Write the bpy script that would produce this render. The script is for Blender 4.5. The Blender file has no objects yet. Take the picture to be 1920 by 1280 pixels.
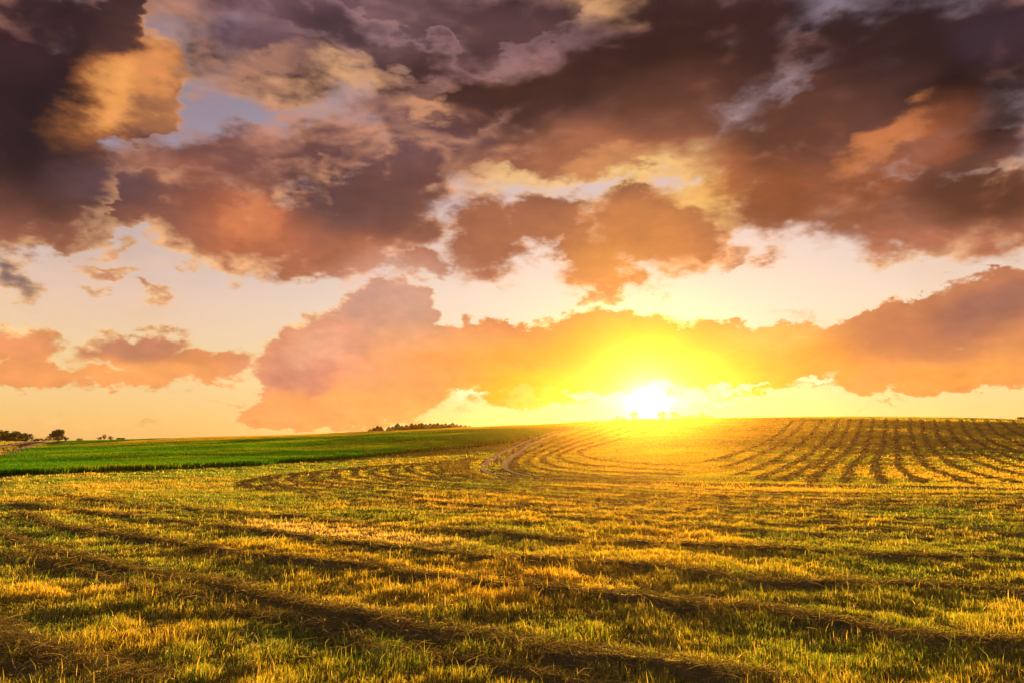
import bpy, math, random
import numpy as np
from mathutils import Vector, Matrix

scene = bpy.context.scene
COL = scene.collection
# ------------------------------------------------------------------ camera
EYE = 1.8                      # metres above the mown field
F = 1280.0                     # focal length in pixels of the 1920 x 1280 photograph
HOR = 832.0                    # photograph row of the true horizon
PITCH = math.atan((HOR - 640.0) / F)
cd = bpy.data.cameras.new('camera')
cam = bpy.data.objects.new('camera', cd)
COL.objects.link(cam)
cam.location = (0, 0, EYE)
cam.rotation_euler = (math.radians(90) + PITCH, 0, 0)
cd.sensor_width = 36.0
cd.lens = 24.0
cd.clip_start = 0.05
cd.clip_end = 6000
scene.camera = cam
scene.view_settings.view_transform = 'Standard'
scene.view_settings.look = 'None'
scene.view_settings.exposure = 1.6
scene.view_settings.gamma = 1.0
scene.render.engine = 'CYCLES'
cy = scene.cycles
cy.max_bounces = 4
cy.diffuse_bounces = 2
cy.glossy_bounces = 2
cy.transmission_bounces = 3
cy.transparent_max_bounces = 8
cy.volume_bounces = 0
cy.use_adaptive_sampling = True
cy.adaptive_threshold = 0.02
cy.use_denoising = True
cy.sample_clamp_indirect = 4.0


def ray(px, py):
    """direction from the camera through a point of the photograph"""
    x, y = (px - 960.0) / F, (640.0 - py) / F
    c, s = math.cos(PITCH), math.sin(PITCH)
    d = Vector((x, c - y * s, s + y * c))
    return d.normalized()


HAZE = 0.00018
SUN_AZ_EL = ray(1215, 757)
SUN_AZ = math.atan2(SUN_AZ_EL.x, SUN_AZ_EL.y)
SUN_EL = math.radians(4.7)
SDIR = Vector((math.sin(SUN_AZ) * math.cos(SUN_EL), math.cos(SUN_AZ) * math.cos(SUN_EL), math.sin(SUN_EL)))
sl = bpy.data.lights.new('sun', 'SUN')
sl.energy = 5.0
sl.angle = math.radians(0.6)
sl.color = (1.0, 0.58, 0.14)
so = bpy.data.objects.new('sun', sl)
COL.objects.link(so)
so.rotation_euler = (-SDIR).to_track_quat('-Z', 'Y').to_euler()


# ------------------------------------------------------------------ node helper
def lin(c):
    return tuple(((v / 255.0) / 12.92 if v / 255.0 <= 0.04045 else ((v / 255.0 + 0.055) / 1.055) ** 2.4) for v in c[:3]) + (1.0,)


class S:
    """a node socket with arithmetic"""
    nt = None

    def __init__(self, s):
        self.s = s

    def __add__(a, b): return math_('ADD', a, b)
    def __radd__(a, b): return math_('ADD', b, a)
    def __sub__(a, b): return math_('SUBTRACT', a, b)
    def __rsub__(a, b): return math_('SUBTRACT', b, a)
    def __mul__(a, b): return math_('MULTIPLY', a, b)
    def __rmul__(a, b): return math_('MULTIPLY', b, a)
    def __truediv__(a, b): return math_('DIVIDE', a, b)
    def __rtruediv__(a, b): return math_('DIVIDE', b, a)


def put(sock, v):
    if isinstance(v, S):
        S.nt.links.new(v.s, sock)
    else:
        sock.default_value = v


def math_(op, a, b=0.0, c=None, clamp=False):
    n = S.nt.nodes.new('ShaderNodeMath')
    n.operation = op
    n.use_clamp = clamp
    put(n.inputs[0], a)
    put(n.inputs[1], b)
    if c is not None:
        put(n.inputs[2], c)
    return S(n.outputs[0])


def vmath(op, a, b=None, scale=None):
    n = S.nt.nodes.new('ShaderNodeVectorMath')
    n.operation = op
    put(n.inputs[0], a)
    if b is not None:
        put(n.inputs[1], b)
    if scale is not None:
        put(n.inputs['Scale'], scale)
    return S(n.outputs['Value'] if op in ('DOT_PRODUCT', 'LENGTH', 'DISTANCE') else n.outputs['Vector'])


def sstep(x, a, b, lo=0.0, hi=1.0, kind='SMOOTHSTEP'):
    n = S.nt.nodes.new('ShaderNodeMapRange')
    n.interpolation_type = kind
    n.clamp = True
    put(n.inputs['Value'], x)
    for k, v in zip(('From Min', 'From Max', 'To Min', 'To Max'), (a, b, lo, hi)):
        put(n.inputs[k], v)
    return S(n.outputs[0])


def mixc(f, a, b, blend='MIX'):
    n = S.nt.nodes.new('ShaderNodeMix')
    n.data_type = 'RGBA'
    n.blend_type = blend
    n.clamp_factor = True
    put(n.inputs[0], f)
    put(n.inputs[6], a)
    put(n.inputs[7], b)
    return S(n.outputs[2])


def noise(vec, scale, detail=6.0, rough=0.55, dist=0.0, lac=2.0, color=False):
    n = S.nt.nodes.new('ShaderNodeTexNoise')
    put(n.inputs['Vector'], vec)
    put(n.inputs['Scale'], scale)
    n.inputs['Detail'].default_value = detail
    n.inputs['Roughness'].default_value = rough
    n.inputs['Distortion'].default_value = dist
    n.inputs['Lacunarity'].default_value = lac
    return S(n.outputs['Color' if color else 'Fac'])


def voro(vec, scale, detail=2.0, rough=0.5):
    n = S.nt.nodes.new('ShaderNodeTexVoronoi')
    n.normalize = True
    put(n.inputs['Vector'], vec)
    n.inputs['Scale'].default_value = scale
    n.inputs['Detail'].default_value = detail
    n.inputs['Roughness'].default_value = rough
    return S(n.outputs['Distance'])


def ramp(x, stops, interp='LINEAR'):
    n = S.nt.nodes.new('ShaderNodeValToRGB')
    cr = n.color_ramp
    cr.interpolation = interp
    while len(cr.elements) < len(stops):
        cr.elements.new(0.5)
    for e, (p, c) in zip(cr.elements, sorted(stops)):
        e.position = p
        e.color = c
    put(n.inputs[0], x)
    return S(n.outputs[0])


def comb(x, y, z):
    n = S.nt.nodes.new('ShaderNodeCombineXYZ')
    for i, v in enumerate((x, y, z)):
        put(n.inputs[i], v)
    return S(n.outputs[0])


def sep(v):
    n = S.nt.nodes.new('ShaderNodeSeparateXYZ')
    put(n.inputs[0], v)
    return [S(o) for o in n.outputs]

# ------------------------------------------------------------------ sky
world = bpy.data.worlds.new('World')
scene.world = world
world.use_nodes = True
nt = world.node_tree
nt.nodes.clear()
S.nt = nt
K = 12.8          # sky coordinates: azimuth and elevation in units of about a hundred photograph pixels


def to_sky(px, py):
    d = ray(px, py)
    return np.array([math.atan2(d.x, d.y) * K, math.asin(d.z) * K])


tc = nt.nodes.new('ShaderNodeTexCoord')
DIR = vmath('NORMALIZE', S(tc.outputs['Generated']))
dx, dy, dz = sep(DIR)
AZ = math_('ARCTAN2', dx, dy) * K
EL = math_('ARCSINE', dz) * K
# noise space: the direction, squeezed towards the horizon so that low clouds flatten out
persp = 1.0 / (math_('MAXIMUM', dz, 0.0) * 0.55 + 0.42)
NV = comb(dx * persp, dy * persp, dz * 2.6)
wc = noise(NV, 5.0, 3.0, 0.55, color=True)
wf = noise(NV, 17.0, 5.0, 0.60, color=True)
w1 = vmath('SCALE', vmath('SUBTRACT', wc, (0.5, 0.5, 0.5)), scale=1.25)
w2 = vmath('SCALE', vmath('SUBTRACT', wf, (0.5, 0.5, 0.5)), scale=0.85)
P0 = comb(AZ, EL, 0.0)
P1 = vmath('ADD', vmath('ADD', P0, w1), w2)          # billowed
P2 = vmath('ADD', P0, vmath('SCALE', w1, scale=0.5))   # softly bent
S2 = vmath('ADD', P0, vmath('ADD', vmath('SCALE', w1, scale=0.35), vmath('SCALE', w2, scale=0.8)))

# fine structure and its slope towards the sun
n1 = noise(NV, 9.0, 9.0, 0.58, 0.15)
LIT = noise(NV, 6.5, 3.0, 0.52, 0.3) - noise(vmath('ADD', NV, vmath('SCALE', vmath('SUBTRACT', tuple(SDIR * 1.3), NV), scale=0.030)), 6.5, 3.0, 0.52, 0.3)
# rounded billows, and which of them face the sun
NW = vmath('ADD', NV, vmath('SCALE', vmath('SUBTRACT', wf, (0.5, 0.5, 0.5)), scale=0.05))
BIL = 0.36 - voro(NW, 10.0)
LITB = BIL - (0.36 - voro(vmath('ADD', NW, vmath('SCALE', vmath('SUBTRACT', tuple(SDIR * 1.3), NV), scale=0.022)), 10.0))
nb = noise(NV, 3.2, 5.0, 0.55)
ns = noise(comb(AZ * 0.36 + EL * 0.17, EL * 0.9 - AZ * 0.42, 0.0), 0.60, 6.0, 0.56)     # long soft streaks rising to the right
n1c = n1 - 0.5
nbc = nb - 0.5
nsc = ns - 0.5


def blob(P, cx, cy, rx, ry, rot=0.0, power='SPHERICAL'):
    c = to_sky(cx, cy)
    J = np.column_stack([(to_sky(cx + 1, cy) - to_sky(cx - 1, cy)) / 2, (to_sky(cx, cy + 1) - to_sky(cx, cy - 1)) / 2])
    a = math.radians(rot)     # positive: the right end rises
    M = J @ np.array([[math.cos(a), -math.sin(a)], [-math.sin(a), -math.cos(a)]]) @ np.diag([rx, ry])
    u, s, _ = np.linalg.svd(M)
    n = nt.nodes.new('ShaderNodeMapping')
    n.vector_type = 'TEXTURE'
    put(n.inputs['Vector'], P)
    n.inputs['Location'].default_value = (c[0], c[1], 0)
    n.inputs['Rotation'].default_value = (0, 0, math.atan2(u[1, 0], u[0, 0]))
    n.inputs['Scale'].default_value = (s[0], s[1], 1)
    g = nt.nodes.new('ShaderNodeTexGradient')
    g.gradient_type = power
    nt.links.new(n.outputs[0], g.inputs[0])
    return S(g.outputs['Fac'])


def union(P, bl):
    r = None
    for b in bl:
        g = blob(P, *b[:5])
        if len(b) > 5:
            g = g * b[5]
        r = g if r is None else math_('MAXIMUM', r, g)
    return r


def field(base, P, bl):
    """a colour field: soft coloured regions laid one over the next"""
    c = base
    for (cx, cy, rx, ry, rot, st, colr) in bl:
        g = blob(P, cx, cy, rx, ry, rot, 'QUADRATIC_SPHERE' if False else 'SPHERICAL')
        c = mixc(sstep(g, 0.0, 0.75, 0.0, st), c, lin(colr))
    return c


# clear air: by elevation, paler and yellower towards the sun
e01 = EL / 12.0
clear_far = ramp(e01, [(0.0, lin((254, 190, 110))), (0.03, lin((254, 205, 125))), (0.10, lin((250, 216, 160))), (0.20, lin((238, 206, 186))),
                       (0.30, lin((205, 190, 194))), (0.42, lin((168, 152, 168))), (0.60, lin((138, 128, 150))), (1.0, lin((92, 84, 104)))])
clear_near = ramp(e01, [(0.0, lin((255, 228, 120))), (0.05, lin((255, 236, 155))), (0.11, lin((255, 238, 186))), (0.20, lin((254, 234, 208))),
                        (0.30, lin((244, 222, 210))), (0.40, lin((222, 200, 204))), (0.60, lin((150, 138, 158))), (1.0, lin((74, 70, 104)))])
sun_az_k = SUN_AZ * K
dsun = math_('ABSOLUTE', AZ - sun_az_k)
near = sstep(dsun, 1.0, 10.0, 1.0, 0.0)
sky = mixc(near, clear_far, clear_near)

# colour of the clouds' dense parts and of their thin, sunlit margins
core0 = ramp(e01, [(0.0, lin((250, 170, 90))), (0.10, lin((235, 150, 95))), (0.24, lin((190, 115, 88))), (0.33, lin((140, 88, 76))), (0.50, lin((92, 62, 62))), (0.70, lin((74, 50, 54))), (1.0, lin((60, 44, 56)))])
CORE = field(core0, P2, [
    (90, 210, 330, 330, 0, 1.0, (55, 37, 41)),
    (60, 60, 260, 130, 0, .8, (72, 45, 49)),
    (310, 210, 90, 60, 0, .7, (170, 112, 80)),
    (420, 300, 330, 90, 0, .85, (142, 92, 84)),
    (330, 320, 150, 50, 0, .7, (176, 104, 76)),
    (200, 350, 160, 60, 0, .7, (112, 80, 86)),
    (470, 420, 160, 120, 0, .85, (198, 110, 72)),
    (640, 350, 170, 90, 0, .9, (104, 72, 74)),
    (720, 350, 120, 110, 30, .8, (116, 76, 72)),
    (680, 490, 210, 70, 0, .85, (176, 104, 74)),
    (600, 50, 340, 120, 0, .85, (134, 98, 106)),
    (640, 60, 160, 70, -15, .85, (84, 60, 66)),
    (760, 250, 240, 110, 0, .8, (124, 86, 90)),
    (1000, 150, 330, 120, 10, .95, (76, 45, 40)),
    (950, 70, 220, 90, 0, .6, (116, 80, 84)),
    (1300, 90, 330, 150, 8, .95, (62, 36, 35)),
    (1120, 270, 300, 80, 12, .85, (182, 112, 76)),
    (1250, 190, 200, 90, 12, .7, (110, 66, 52)),
    (1500, 230, 320, 120, 25, .8, (102, 60, 48)),
    (1650, 60, 330, 150, 10, .9, (54, 34, 38)),
    (1830, 180, 230, 170, 20, .95, (38, 22, 28)),
    (1860, 60, 130, 100, 20, .7, (70, 50, 66)),
    (1690, 280, 230, 80, 28, .95, (158, 86, 50)),
    (1500, 360, 300, 100, 0, .9, (146, 80, 46)),
    (1840, 370, 220, 90, 0, .9, (94, 54, 40)),
    (1330, 330, 120, 110, 20, .8, (190, 112, 62)),
    (960, 430, 190, 110, 0, .9, (176, 108, 78)),
    (1200, 430, 210, 120, 0, .95, (200, 126, 72)),
    (1130, 500, 120, 70, 0, .7, (218, 144, 78)),
    # low pale tower and the long glowing bank
    (720, 580, 230, 140, 20, 1.0, (214, 158, 142)),
    (590, 680, 230, 130, 20, .9, (228, 150, 124)),
    (620, 770, 260, 70, 0, .95, (252, 164, 98)),
    (830, 660, 210, 80, 0, .8, (250, 168, 110)),
    (980, 690, 230, 80, 0, .95, (244, 156, 66)),
    (1010, 732, 210, 56, 0, .95, (246, 166, 30)),
    (1180, 660, 290, 90, 0, .9, (226, 126, 40)),
    (1220, 680, 200, 90, 0, .9, (196, 92, 22)),
    (1400, 700, 240, 70, 0, .95, (240, 156, 50)),
    (1480, 640, 200, 50, 0, .8, (250, 176, 92)),
    (1560, 665, 200, 50, 6, .9, (244, 156, 66)),
    (1720, 620, 230, 70, 10, .95, (190, 118, 88)),
    (1860, 580, 170, 70, 14, .95, (164, 106, 96)),
    (1780, 705, 260, 50, 4, .9, (246, 158, 78)),
    (250, 640, 170, 50, 4, .95, (196, 128, 104)),
    (240, 700, 260, 40, 0, .85, (250, 164, 100)),
    (40, 650, 120, 50, 0, .8, (238, 152, 104)),
    (30, 515, 90, 60, 0, .9, (112, 88, 100)),
])
edge0 = ramp(e01, [(0.0, lin((255, 222, 140))), (0.12, lin((255, 216, 150))), (0.25, lin((252, 196, 140))), (0.40, lin((225, 156, 112))), (0.60, lin((178, 126, 122))), (1.0, lin((120, 90, 105)))])
CORE = field(CORE, P1, [
    (220, 165, 180, 100, 55, .9, (200, 120, 58)),
    (222, 172, 110, 62, 50, .95, (250, 168, 80)),
    (300, 130, 66, 120, 0, .9, (236, 152, 78)),
    (270, 205, 80, 46, 0, .7, (166, 108, 72)),
    (215, 55, 80, 60, 40, .9, (84, 56, 54)),
    (1660, 255, 130, 40, 30, .85, (214, 128, 66)),
    (1740, 300, 150, 50, 20, .7, (160, 88, 56)),
    (1330, 370, 70, 50, 0, .8, (250, 186, 100)),
    (1130, 300, 190, 40, 12, .7, (220, 150, 92)),
    (470, 405, 90, 50, 20, .7, (220, 130, 80)),
    (665, 150, 110, 46, 0, .9, (242, 180, 128)),
    (480, 135, 170, 40, 5, .7, (206, 146, 116)),
    (790, 205, 90, 34, 0, .7, (230, 164, 118)),
    (1000, 345, 170, 34, 0, .9, (252, 204, 140)),
    (1210, 322, 160, 30, 14, .9, (255, 206, 132)),
    (600, 655, 80, 60, 30, .7, (236, 168, 140)),
    (700, 560, 70, 40, 10, .6, (200, 146, 138)),
    (560, 700, 90, 50, 0, .6, (214, 134, 116)),
    (700, 700, 120, 50, 20, .6, (246, 160, 110)),
    (830, 680, 120, 40, 0, .6, (240, 150, 84)),
])
EDGE = field(edge0, P2, [
    (100, 200, 300, 400, 0, .9, (112, 74, 70)),
    (660, 70, 520, 150, 0, .95, (158, 120, 126)),
    (1000, 60, 330, 150, 0, .9, (150, 112, 116)),
    (1300, 200, 420, 130, 15, .9, (140, 90, 74)),
    (1650, 300, 300, 140, 20, .9, (176, 108, 74)),
    (420, 290, 300, 90, 0, .85, (176, 118, 104)),
    (290, 120, 160, 150, 0, .9, (250, 172, 84)),
    (600, 150, 250, 80, 0, .9, (244, 182, 130)),
    (1100, 330, 330, 70, 10, .95, (255, 208, 128)),
    (1320, 370, 130, 100, 0, .9, (255, 208, 120)),
    (1700, 90, 330, 250, 0, .9, (104, 70, 74)),
    (1180, 10, 200, 60, 0, .9, (252, 188, 126)),
    (1650, 440, 300, 60, 0, .9, (196, 140, 116)),
    (700, 500, 250, 80, 0, .7, (246, 190, 160)),
    (1150, 640, 400, 120, 0, .9, (255, 240, 170)),
    (1850, 540, 200, 90, 0, .8, (222, 172, 150)),
    (480, 700, 130, 200, 0, .8, (255, 214, 150)),
])


SHADE = math_('MULTIPLY_ADD', LIT, 1.2, math_('MULTIPLY_ADD', n1c, -0.25, 0.5)) + LITB * 0.9 + nbc * 0.35
SHADE = ramp(SHADE, [(0.0, (.72, .72, .76, 1)), (0.5, (1, 1, 1, 1)), (1.0, (1.40, 1.26, 1.14, 1))])


SOFT = sstep(noise(NV, 2.1, 2.0, 0.5), 0.38, 0.62)


CORE = mixc(sstep(EL, 2.0, 5.5, 1.0, 0.0), CORE, mixc(1.0, CORE, (1.05, 1.13, 1.0, 1.0), 'MULTIPLY'))


def bank(sky, macro, amp, t0, t1, thick=0.45, litk=2.2, ampb=0.0, ampv=0.0, amps=0.0, cmix=1.0, shade=1.0, soft=1.6, edge=None, core=None):
    D = macro + n1c * amp
    if ampb:
        D = D + nbc * ampb
    if ampv:
        D = D + BIL * ampv
    if amps:
        D = D + nsc * amps
    D = math_('MULTIPLY', D, sstep(macro, 0.0, 0.10))
    a = sstep(D, t0, math_('MULTIPLY_ADD', SOFT, (t1 - t0) * soft, t0 + (t1 - t0) * 0.55), 0.0, cmix)
    th = sstep(D + LIT * litk * -1.0, t0, t0 + thick)
    c = mixc(th, edge or EDGE, core or CORE)
    # billows turned to the sun catch it
    c = mixc(shade, c, SHADE, 'MULTIPLY')
    return mixc(a, sky, c)


# A. high mauve and peach sheet
hi = union(S2, [(640, 60, 520, 170, 0), (560, 130, 330, 90, 0), (470, 300, 420, 90, 4), (1000, 60, 500, 120, 0), (1180, 5, 200, 50, 0), (860, 230, 320, 170, 0), (150, 330, 220, 100, 0)])
sky = bank(sky, hi, 1.25, -0.06, 0.30, thick=0.95, litk=2.2, ampb=0.7)
# B. glowing low bank with the pale tower at its left end
lowb = union(S2, [(720, 590, 135, 90, 10), (640, 660, 190, 110, 22), (560, 690, 110, 110, 0), (560, 765, 130, 62, 0), (520, 782, 110, 36, 0), (690, 740, 210, 88, 3), (800, 670, 190, 92, 0), (960, 660, 230, 85, 0),
                  (1040, 715, 220, 66, 2), (1150, 655, 250, 92, -3), (1350, 670, 300, 88, -3), (1500, 660, 270, 72, 4), (1680, 625, 260, 76, 10), (1860, 580, 220, 96, 14), (1760, 690, 330, 62, 4), (1900, 650, 160, 90, 6)])
sky = bank(sky, lowb, 0.26, 0.22, 0.29, thick=0.14, litk=0.25, shade=0.8, soft=1.0, ampv=0.20)
# C. low bank on the left
lowl = union(S2, [(40, 650, 130, 56, 0), (60, 700, 190, 44, 0), (250, 655, 170, 58, 4), (340, 685, 200, 46, -2), (240, 705, 200, 40, 0), (420, 690, 110, 44, 8)])
sky = bank(sky, lowl, 0.6, 0.22, 0.40, thick=0.36, litk=0.5, shade=0.7, ampv=0.25)
# D. row of ragged cumulus across the middle
mid = union(P1, [(230, 380, 240, 80, -6), (420, 410, 230, 120, -8), (560, 420, 250, 130, 0), (700, 400, 220, 140, 14), (640, 490, 190, 70, 0), (760, 330, 130, 90, 30), (800, 490, 70, 50, 0),
                 (920, 450, 140, 110, 40), (1010, 420, 150, 80, 14), (1080, 440, 90, 110, 50), (1200, 430, 190, 130, 10), (1120, 510, 110, 80, 30), (1290, 420, 130, 90, 0), (1180, 390, 120, 70, 0)])
sky = bank(sky, mid, 0.65, 0.12, 0.34, thick=0.46, litk=1.0, ampv=0.45, ampb=0.25, shade=0.9)
# E. heavy dark cloud from the top
top = union(P1, [(40, 60, 330, 150, 0), (60, 420, 150, 60, 0), (600, 45, 200, 60, -18), (740, 100, 190, 44, -14),
                 (1080, 165, 330, 105, 8), (880, 205, 200, 62, 6), (1150, 230, 330, 110, 10), (1330, 90, 330, 180, 12), (1090, 285, 300, 66, 12), (1560, 260, 400, 210, 14), (1750, 130, 420, 260, 10), (1530, 385, 270, 100, 0), (1720, 395, 340, 112, -4), (1880, 390, 240, 110, 0), (1800, 280, 260, 130, 10), (1600, 120, 260, 150, 15), (1390, 330, 130, 90, 30)])
holes = union(P1, [(890, 90, 80, 60, 0), (1205, 216, 90, 26, 0, .9), (1505, 150, 90, 30, 28, .7), (1565, 14, 70, 26, 30, .5), (1330, 330, 70, 40, 30)])
top = math_('MINIMUM', top * 1.35, 0.8) - holes * 0.36
sky = bank(sky, top, 0.6, 0.00, 0.40, thick=0.80, litk=1.3, ampb=0.3, amps=0.6, ampv=0.2)
lump = union(S2, [(215, 90, 110, 130, 60), (130, 190, 230, 150, 30), (268, 150, 100, 150, 0), (235, 50, 70, 75, 0), (40, 260, 240, 300, 0), (250, 210, 120, 70, 0)])
sky = bank(sky, lump, 0.6, 0.16, 0.27, thick=0.20, litk=0.8, shade=1.0, ampb=0.2, ampv=0.4)
# F. stray scraps
scr = union(P1, [(30, 515, 95, 55, 0), (215, 515, 75, 22, 0, .8), (285, 548, 60, 18, -8, .8), (445, 540, 50, 40, 20, .7), (205, 465, 60, 36, 30, .6), (1440, 498, 90, 34, 10, .8), (1375, 485, 60, 22, 25, .7), (1740, 490, 70, 30, 20, .5),
                 (1500, 598, 80, 26, 0, .8), (870, 760, 70, 22, 5, .8), (960, 752, 110, 24, 0, .8), (1480, 765, 90, 14, 0, .6), (100, 797, 160, 26, 0, .6), (270, 800, 90, 18, 8, .6), (1640, 758, 150, 12, 3, .7), (420, 755, 70, 10, 0, .7)])
sky = bank(sky, scr, 1.2, 0.20, 0.62, thick=0.8, litk=0.6, cmix=0.9)

# bright wisps strung out over the sun
wis = union(S2, [(1120, 742, 130, 14, 0), (1250, 738, 120, 16, 4), (1380, 722, 110, 12, 8), (1180, 752, 170, 10, 0), (1330, 745, 130, 9, 2), (1530, 712, 60, 14, 12), (880, 738, 60, 12, 10)])
wv_ = sstep(wis + n1c * 0.8, 0.30, 0.72)
sky = mixc(wv_, sky, lin((255, 246, 190)))
gm = nt.nodes.new('ShaderNodeGamma')
put(gm.inputs[0], vmath('SCALE', sky, scale=sstep(EL, 1.0, 8.0, 0.97, 0.86)))
gm.inputs[1].default_value = 1.06
hs = nt.nodes.new('ShaderNodeHueSaturation')
nt.links.new(gm.outputs[0], hs.inputs['Color'])
put(hs.inputs['Saturation'], sstep(EL, 1.0, 6.0, 0.98, 0.95))
sky = S(hs.outputs[0])
# the sun's own glare low over the crest
sdot = vmath('DOT_PRODUCT', DIR, tuple(SDIR_VIS) if 'SDIR_VIS' in globals() else tuple(SUN_AZ_EL))
ang = math_('ARCCOSINE', math_('MINIMUM', sdot, 1.0))
g0 = math_('EXPONENT', ang * -80.0)
g1 = math_('EXPONENT', ang * -30.0)
glow = vmath('ADD', vmath('SCALE', (1.0, 0.92, 0.66), scale=g0 * 6.0), vmath('SCALE', (1.0, 0.66, 0.20), scale=g1 * 0.6))
sky = vmath('ADD', sky, glow)
# below the horizon the air just goes dim
sky = mixc(sstep(dz, -0.12, -0.01, 1.0, 0.0), sky, lin((120, 92, 60)))
# a little of the physical sky on top
st = nt.nodes.new('ShaderNodeTexSky')
st.sky_type = 'NISHITA'
st.sun_disc = False
st.sun_elevation = SUN_EL
st.sun_rotation = SUN_AZ
st.air_density = 1.5
st.dust_density = 3.0
bg1 = nt.nodes.new('ShaderNodeBackground')
bg2 = nt.nodes.new('ShaderNodeBackground')
nt.links.new(st.outputs[0], bg1.inputs[0])
bg1.inputs[1].default_value = 0.0004
nt.links.new(sky.s, bg2.inputs[0])
bg2.inputs[1].default_value = 0.33
ad = nt.nodes.new('ShaderNodeAddShader')
nt.links.new(bg1.outputs[0], ad.inputs[0])
nt.links.new(bg2.outputs[0], ad.inputs[1])
wo = nt.nodes.new('ShaderNodeOutputWorld')
nt.links.new(ad.outputs[0], wo.inputs[0])
world.cycles.sampling_method = 'MANUAL'
world.cycles.sample_map_resolution = 512

# ------------------------------------------------------------------ terrain
rng = np.random.default_rng(7)
CP, SP = math.cos(PITCH), math.sin(PITCH)


def tan_row(row):
    return np.tan(PITCH + np.arctan((640.0 - np.asarray(row, float)) / F))


SKY_X = [-300, 0, 100, 200, 400, 600, 700, 870, 960, 1050, 1120, 1200, 1300, 1400, 1600, 1700, 1800, 1920, 2250]
SKY_Y = [829.5, 828.2, 827.6, 824.6, 819.6, 813.8, 809.2, 801, 797.8, 794, 790, 786.5, 785, 783.5, 781, 782, 784, 786.5, 794]
CREST = [205, 205, 205, 195, 175, 165, 160, 158, 160, 163, 168, 172, 172, 170, 170, 170, 170, 170, 170]
FOOT = [40, 38, 38, 38, 38, 37, 36, 35, 34, 33, 33, 33, 33, 33, 33, 33, 33, 33, 33]


def vnoise(x, y, seed=0):
    xi, yi = np.floor(x).astype(np.int64), np.floor(y).astype(np.int64)
    fx, fy = x - xi, y - yi
    fx, fy = fx * fx * (3 - 2 * fx), fy * fy * (3 - 2 * fy)

    def h(a, b):
        n = (a * 374761393 + b * 668265263 + seed * 982451653) & 0x7fffffff
        n = ((n ^ (n >> 13)) * 1274126177) & 0x7fffffff
        return ((n ^ (n >> 16)) & 0xffff) / 65535.0
    a = h(xi, yi) * (1 - fx) + h(xi + 1, yi) * fx
    b = h(xi, yi + 1) * (1 - fx) + h(xi + 1, yi + 1) * fx
    return a * (1 - fy) + b * fy


def fbm(x, y, seed=0, octv=4):
    s, a, t = 0.0, 1.0, 0.0
    for k in range(octv):
        s = s + a * vnoise(x * 2 ** k + 17.3 * k, y * 2 ** k - 9.1 * k, seed + k)
        t += a
        a *= 0.5
    return s / t


def front(x, y):
    px = np.clip(960 + F * x / (np.maximum(y, 1.0) * CP), -300, 2250)
    te = tan_row(np.interp(px, SKY_X, SKY_Y))
    R = np.interp(px, SKY_X, CREST)
    y0 = np.interp(px, SKY_X, FOOT)
    zc = EYE + R * te
    t = np.clip((y - y0) / (R - y0), 0, 1)
    m1 = te * (R - y0) / zc
    z = zc * (t * t * (3 - 2 * t) + m1 * (t ** 3 - t * t))
    over = np.maximum(y - R, 0)
    return z + np.minimum(over, 130) * (te - 0.0012) + np.maximum(over - 130, 0) * -0.004


def terrain(x, y):
    x, y = np.asarray(x, float), np.asarray(y, float)
    r = np.hypot(x, y)
    az = np.arctan2(x, y)
    w = np.clip((np.abs(az) - 0.80) / 0.6, 0, 1)
    w = w * w * (3 - 2 * w)
    ac = np.clip(az, -0.80, 0.80)
    rr = np.where(np.abs(az) > 0.80, r, r)
    z = front(rr * np.sin(ac), rr * np.cos(ac)) * (1 - w)
    bump = (fbm(x / 2.7, y / 2.7, 3, 3) - 0.5) * 0.10 + (fbm(x / 19.0, y / 19.0, 9, 3) - 0.5) * np.clip((r - 12) / 60, 0, 1) * 0.45
    return z + bump * np.clip((r - 1.5) / 3, 0, 1) * np.clip((470 - r) / 60, 0, 1)


def project(x, y, z):
    h = z - EYE
    zc = y * CP + h * SP
    return 960 + F * x / zc, 640 - F * (-y * SP + h * CP) / zc


_T = np.concatenate([np.arange(3, 60, 0.1), np.geomspace(60, 475, 600)])


def cast(px, py):
    """where the line of sight through a point of the photograph meets the ground"""
    d = ray(px, py)
    x, y, z = d.x * _T, d.y * _T, EYE + d.z * _T
    below = z - terrain(x, y)
    k = np.argmax(below < 0) if (below < 0).any() else len(_T) - 1
    if k == 0:
        k = 1
    a, b = below[k - 1], below[k]
    f = a / (a - b) if a > 0 > b else 1.0
    t = _T[k - 1] * (1 - f) + _T[k] * f
    return np.array([d.x * t, d.y * t])


def at_depth(px, y):
    """the ground under a photograph column at a given distance"""
    x = (px - 960) / F * y * CP
    return x, y, float(terrain(x, y))


# ------------------------------------------------------------------ mesh helpers
def mesh_from(name, V, faces, mat=None, col=None, smooth=False):
    """V (n,3); faces: list of (m,k) index arrays; col (n,3) colour attribute"""
    me = bpy.data.meshes.new(name)
    V = np.ascontiguousarray(V, dtype=np.float32)
    me.vertices.add(len(V))
    me.vertices.foreach_set('co', V.ravel())
    tot = np.concatenate([np.full(len(f), f.shape[1], dtype=np.int32) for f in faces])
    idx = np.concatenate([f.ravel() for f in faces]).astype(np.int32)
    me.loops.add(len(idx))
    me.loops.foreach_set('vertex_index', idx)
    me.polygons.add(len(tot))
    st = np.zeros(len(tot), dtype=np.int32)
    st[1:] = np.cumsum(tot)[:-1]
    me.polygons.foreach_set('loop_start', st)
    if smooth:
        me.polygons.foreach_set('use_smooth', np.ones(len(tot), dtype=bool))
    if col is not None:
        a = me.color_attributes.new('tint', 'FLOAT_COLOR', 'POINT')
        c4 = np.ones((len(V), 4), dtype=np.float32)
        c4[:, :3] = col
        a.data.foreach_set('color', c4.ravel())
    me.update(calc_edges=True)
    if mat:
        me.materials.append(mat)
    return me


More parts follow.
